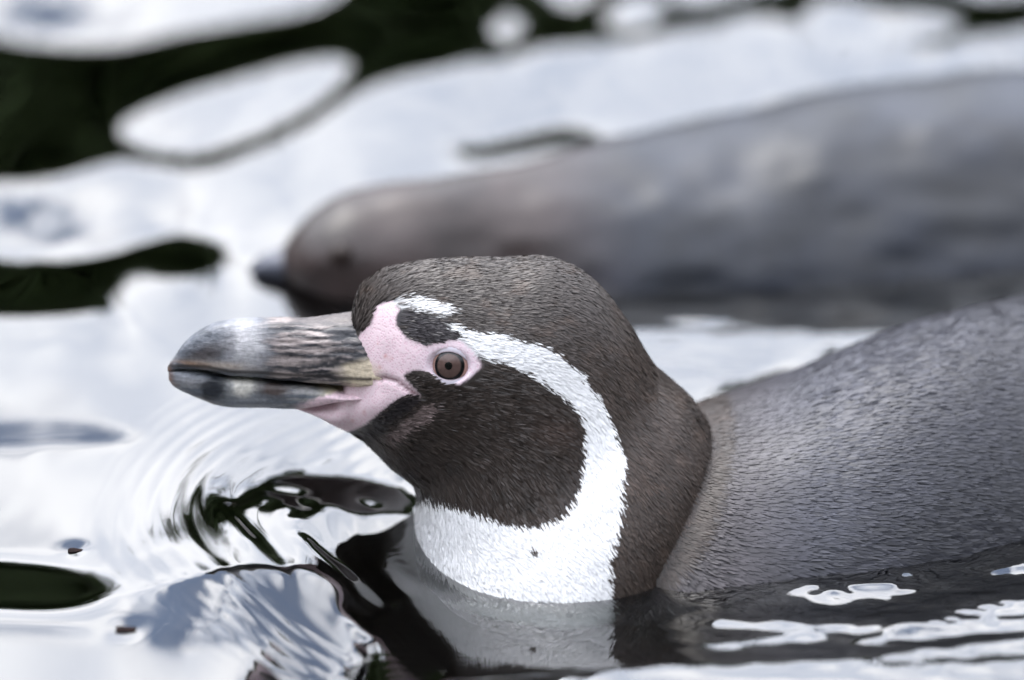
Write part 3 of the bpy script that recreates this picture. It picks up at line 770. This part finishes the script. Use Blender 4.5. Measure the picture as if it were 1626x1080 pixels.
    build_bill(bill, [(268, 588), (275, 586), (286, 585), (305, 585), (326, 586), (348, 590), (369, 591), (401, 591), (447, 593), (481, 594), (513, 595), (541, 596), (570, 599), (596, 598), (612, 598)],
               [(268, 603), (273, 610), (284, 618), (305, 627), (326, 636), (348, 643), (369, 646), (401, 646), (430, 646), (460, 646), (490, 643), (525, 635), (560, 625), (590, 615), (612, 608)],
               [.0010, .0022, .0030, .0040, .0047, .0054, .0060, .0067, .0077, .0089, .0102, .0115, .0126, .0130, .009], 'lower_mandible', lower_col, bmat, ridge=-.22, wr=lambda u, v: .0004 * (fbm(u / 30, v / 6 + 9, 4) - .5))

    # ---- eyes
    def eye_mat():
        m, t, o = newmat('eye_surface'); ln = t.links.new
        b = t.nodes.new('ShaderNodeBsdfPrincipled'); a = t.nodes.new('ShaderNodeAttribute'); a.attribute_name = 'col'
        ln(a.outputs['Color'], b.inputs['Base Color']); b.inputs['Roughness'].default_value = .22; b.inputs['Specular IOR Level'].default_value = .35
        ln(b.outputs[0], o.inputs['Surface']); return m
    emat = eye_mat(); lidmat = mat_attr('eyelid_skin', rough=.45, noise=(1500, .06))
    R0 = .0078
    P = coords(me); bvh2 = BVHTree.FromPolygons([Vector(p) for p in P], [tuple(p.vertices) for p in me.polygons])
    for sgn in (1, -1):
        M = np.array([1, sgn, 1]); lk, e1, e2 = look * M, ex * M, ey * M
        c0 = eye_p * M - lk * (R0 - .0006)
        cap = lambda a0, a1, cols, name: None
        def capmesh(name, a0, a1, rr, cf, par, na=24):
            aa = np.linspace(a0, a1, na); ph = np.linspace(0, 2 * np.pi, 64, endpoint=False)
            A, PH = np.meshgrid(aa, ph, indexing='ij')
            R = c0 + rr * (lk * np.cos(A)[..., None] + e1 * (np.sin(A) * np.cos(PH))[..., None] + e2 * (np.sin(A) * np.sin(PH))[..., None])
            mm = mesh_np(name, R.reshape(-1, 3), (lambda i, j: np.stack([i + j, i + (j + 1) % 64, i + 64 + (j + 1) % 64, i + 64 + j], -1).reshape(-1, 4))(np.arange(na - 1)[:, None] * 64, np.arange(64)[None, :]))
            set_col(mm, cf(np.asarray(A).ravel(), np.asarray(PH).ravel()))
            return link(name, mm, emat, par)
        eye = capmesh('eye', .02, 1.7, R0, lambda a, p: np.tile(np.array([.33, .20, .17]), (len(a), 1)), root)
        a_ir = math.asin(.0046 / R0)
        def iris(a, p):
            t = a / a_ir; n = fbm(p * 6, t * 3, 3)
            c = np.array([.082, .052, .046])[None, :] * (.8 + .5 * n)[:, None]
            return mixc(c, sstep(.70, .82, t), (.006, .006, .007))
        capmesh('iris', .12, a_ir, R0 + .00008, iris, eye)
        capmesh('pupil', .001, .15, R0 + .00014, lambda a, p: np.tile(np.array([.004, .004, .004]), (len(a), 1)), eye, 8)
        # eyelid: a pale ring from the eyeball out to the skin
        ph = np.linspace(0, 2 * np.pi, 96, endpoint=False); loops = []
        for f in np.linspace(0, 1, 9):
            rx = .0058 + .0042 * f; ry = .0042 + .0034 * f
            sx = np.cos(ph) * rx * (1 + .12 * np.abs(np.cos(ph)) ** 6); sy = np.sin(ph) * ry * (np.abs(np.sin(ph)) ** .15)
            rad = np.minimum(np.hypot(sx, sy), R0 * .98)
            q = c0 + e1 * sx[:, None] + e2 * sy[:, None]
            sph = q + lk * (np.sqrt(np.maximum((R0 + .0003) ** 2 - rad ** 2, 0)))[:, None]
            skin = []
            for x in q:
                hh = bvh2.ray_cast(Vector(x + lk * .02), Vector(-lk))
                skin.append(np.array(hh[0]) if hh[0] is not None else x)
            skin = np.array(skin)
            w = sstep(.05, .95, f); pt = sph * (1 - w) + skin * w + lk * (.0007 * math.sin(math.pi * min(f * 1.3, 1)) - .0003 * (f > .99))
            loops.append(pt)
        mm = mesh_np('eyelid', np.array(loops).reshape(-1, 3), (lambda i, j: np.stack([i + j, i + (j + 1) % 96, i + 96 + (j + 1) % 96, i + 96 + j], -1).reshape(-1, 4))(np.arange(8)[:, None] * 96, np.arange(96)[None, :]))
        ff = np.repeat(np.linspace(0, 1, 9), 96)
        cc = np.array([.60, .56, .63])[None, :] * np.ones((len(ff), 1)); cc = mixc(cc, .9 * (1 - sstep(0, .16, ff)), (.30, .22, .24)); cc = mixc(cc, .5 * sstep(.6, 1, ff), (.60, .44, .49))
        set_col(mm, cc)
        link('eyelid', mm, lidmat, eye)
    cam_data.dof.focus_distance = float((eye_p - CAM) @ FWD) + .008
    return root

# ------------------------------------------------------------------ the plain penguin behind
def build_far_penguin():
    Y2 = .275
    root = bpy.data.objects.new('penguin', None); COL.objects.link(root)
    root['label'] = 'plain grey-brown penguin without a head band, floating low behind the banded one'
    root['category'] = 'penguin'; root['group'] = 'penguins swimming'
    def yy(u): return np.interp(u, [400, 700, 1100, 1600, 2800], [.192, .208, .252, .282, .315])
    def row(u, top, bot, b, du=0): return (u + du, bot, u, top, b, yy(u))
    HD = [row(452, 402, 440, .004), row(470, 372, 455, .011), row(500, 335, 480, .019), row(550, 302, 520, .026), row(620, 287, 560, .031), row(700, 278, 590, .034),
          row(780, 262, 620, .038), row(860, 243, 650, .046), row(940, 222, 690, .056), row(1020, 200, 740, .066), row(1120, 172, 800, .076), row(1220, 148, 840, .083), row(1350, 124, 870, .088),
          row(1500, 104, 890, .090), row(1650, 94, 890, .091), row(1850, 95, 870, .09), row(2100, 125, 830, .085), row(2350, 190, 760, .07), row(2550, 270, 660, .048), row(2700, 340, 560, .025), row(2780, 400, 480, .006)]
    me = fuse('body', [ring_mesh('h', sweep_sections(HD, 180, 96, egg=.05))], .0022, 4)
    P = coords(me); u, v = project(P)
    n1 = fbm(u / 90, v / 60, 4)[:, None]; n2 = fbm(u / 20 + 4, v / 12, 3)[:, None]
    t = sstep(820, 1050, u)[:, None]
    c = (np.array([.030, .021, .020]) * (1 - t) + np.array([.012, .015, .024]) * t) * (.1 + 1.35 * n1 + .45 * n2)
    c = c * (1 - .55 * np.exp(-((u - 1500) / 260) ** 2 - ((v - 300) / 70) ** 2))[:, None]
    Nn = normals(me); P = P + Nn * (.004 * (fbm(u / 120, v / 70 + 8, 2) - .5))[:, None]
    me.vertices.foreach_set('co', P.astype(np.float32).ravel()); me.update()
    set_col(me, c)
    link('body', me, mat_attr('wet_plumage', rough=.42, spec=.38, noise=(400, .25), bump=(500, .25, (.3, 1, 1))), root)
    # bill: hooked, dark slate
    n = 40; us = np.linspace(0, 1, n)
    top = cubic(np.array([(398, 428), (406, 412), (425, 400), (450, 392), (480, 385), (515, 378)], float), us * 5)
    bot = cubic(np.array([(398, 432), (404, 437), (425, 440), (450, 443), (480, 448), (515, 455)], float), us * 5)
    w = np.interp(us, [0, .2, .6, 1], [.001, .004, .008, .012]); th = np.linspace(0, 2 * np.pi, 48, endpoint=False)
    R = np.empty((n, 48, 3))
    for i in range(n):
        T = onY(*top[i], yy(480)); B = onY(*bot[i], yy(480)); R[i] = (T + B) / 2 + ((T - B) / 2) * np.cos(th)[:, None] * .92; R[i, :, 1] += w[i] * np.sin(th)
    bm_ = ring_mesh('bill', R); set_col(bm_, np.array([.07, .075, .10])); link('bill', bm_, mat_attr('dark_horn', .35, .5, (300, .3)), root)
    # eyes
    bvh = BVHTree.FromPolygons([Vector(p) for p in P], [tuple(p.vertices) for p in me.polygons])
    for sgn in (-1, 1):
        q = onY(545, 372, yy(545)); o = Vector((q[0], yy(545) + sgn * .2, q[2])); hh = bvh.ray_cast(o, Vector((0, -sgn, 0)))
        if hh[0] is None: continue
        bm = bmesh.new(); bmesh.ops.create_uvsphere(bm, u_segments=24, v_segments=16, radius=.0045)
        for vv in bm.verts: vv.co += hh[0] - Vector((0, sgn * .0022, 0)) * 1.0
        e = bpy.data.meshes.new('eye'); bm.to_mesh(e); bm.free()
        for p in e.polygons: p.use_smooth = True
        set_col(e, np.array([.02, .013, .011])); link('eye', e, mat_attr('dark_eye', .4, .2), root)
    return root

def build_specks():
    mat = mat_noise('speck_husk', (.008, .006, .006), (.022, .014, .013), 900, .9, 0, .05)
    for k, (pu, pv, rad) in enumerate(SPECKS):
        p = onZ(pu, pv); xs, ys, h = WATER
        z = h[np.argmin(abs(ys - p[1])), np.argmin(abs(xs - p[0]))]
        bm = bmesh.new(); bmesh.ops.create_icosphere(bm, subdivisions=3, radius=1)
        for v in bm.verts:
            r = 1 + .25 * math.sin(3 * v.co.x + k) * math.cos(4 * v.co.y)
            v.co = Vector((v.co.x * rad * r, v.co.y * rad * .7 * r, v.co.z * rad * .12))
        me = bpy.data.meshes.new('floating_husk'); bm.to_mesh(me); bm.free()
        for f in me.polygons: f.use_smooth = True
        o = link('floating_husk', me, mat)
        o.location = (p[0], p[1], z + rad * .08)
        o['category'] = 'husk'; o['group'] = 'specks afloat'
        o['label'] = ['tiny dark speck floating on pale water just beyond the black oval reflection', 'slightly larger dark speck floating on pale water by the blue streak'][k]

build_ground()
build_woodland()
build_water()
build_penguin()
build_far_penguin()
build_specks()
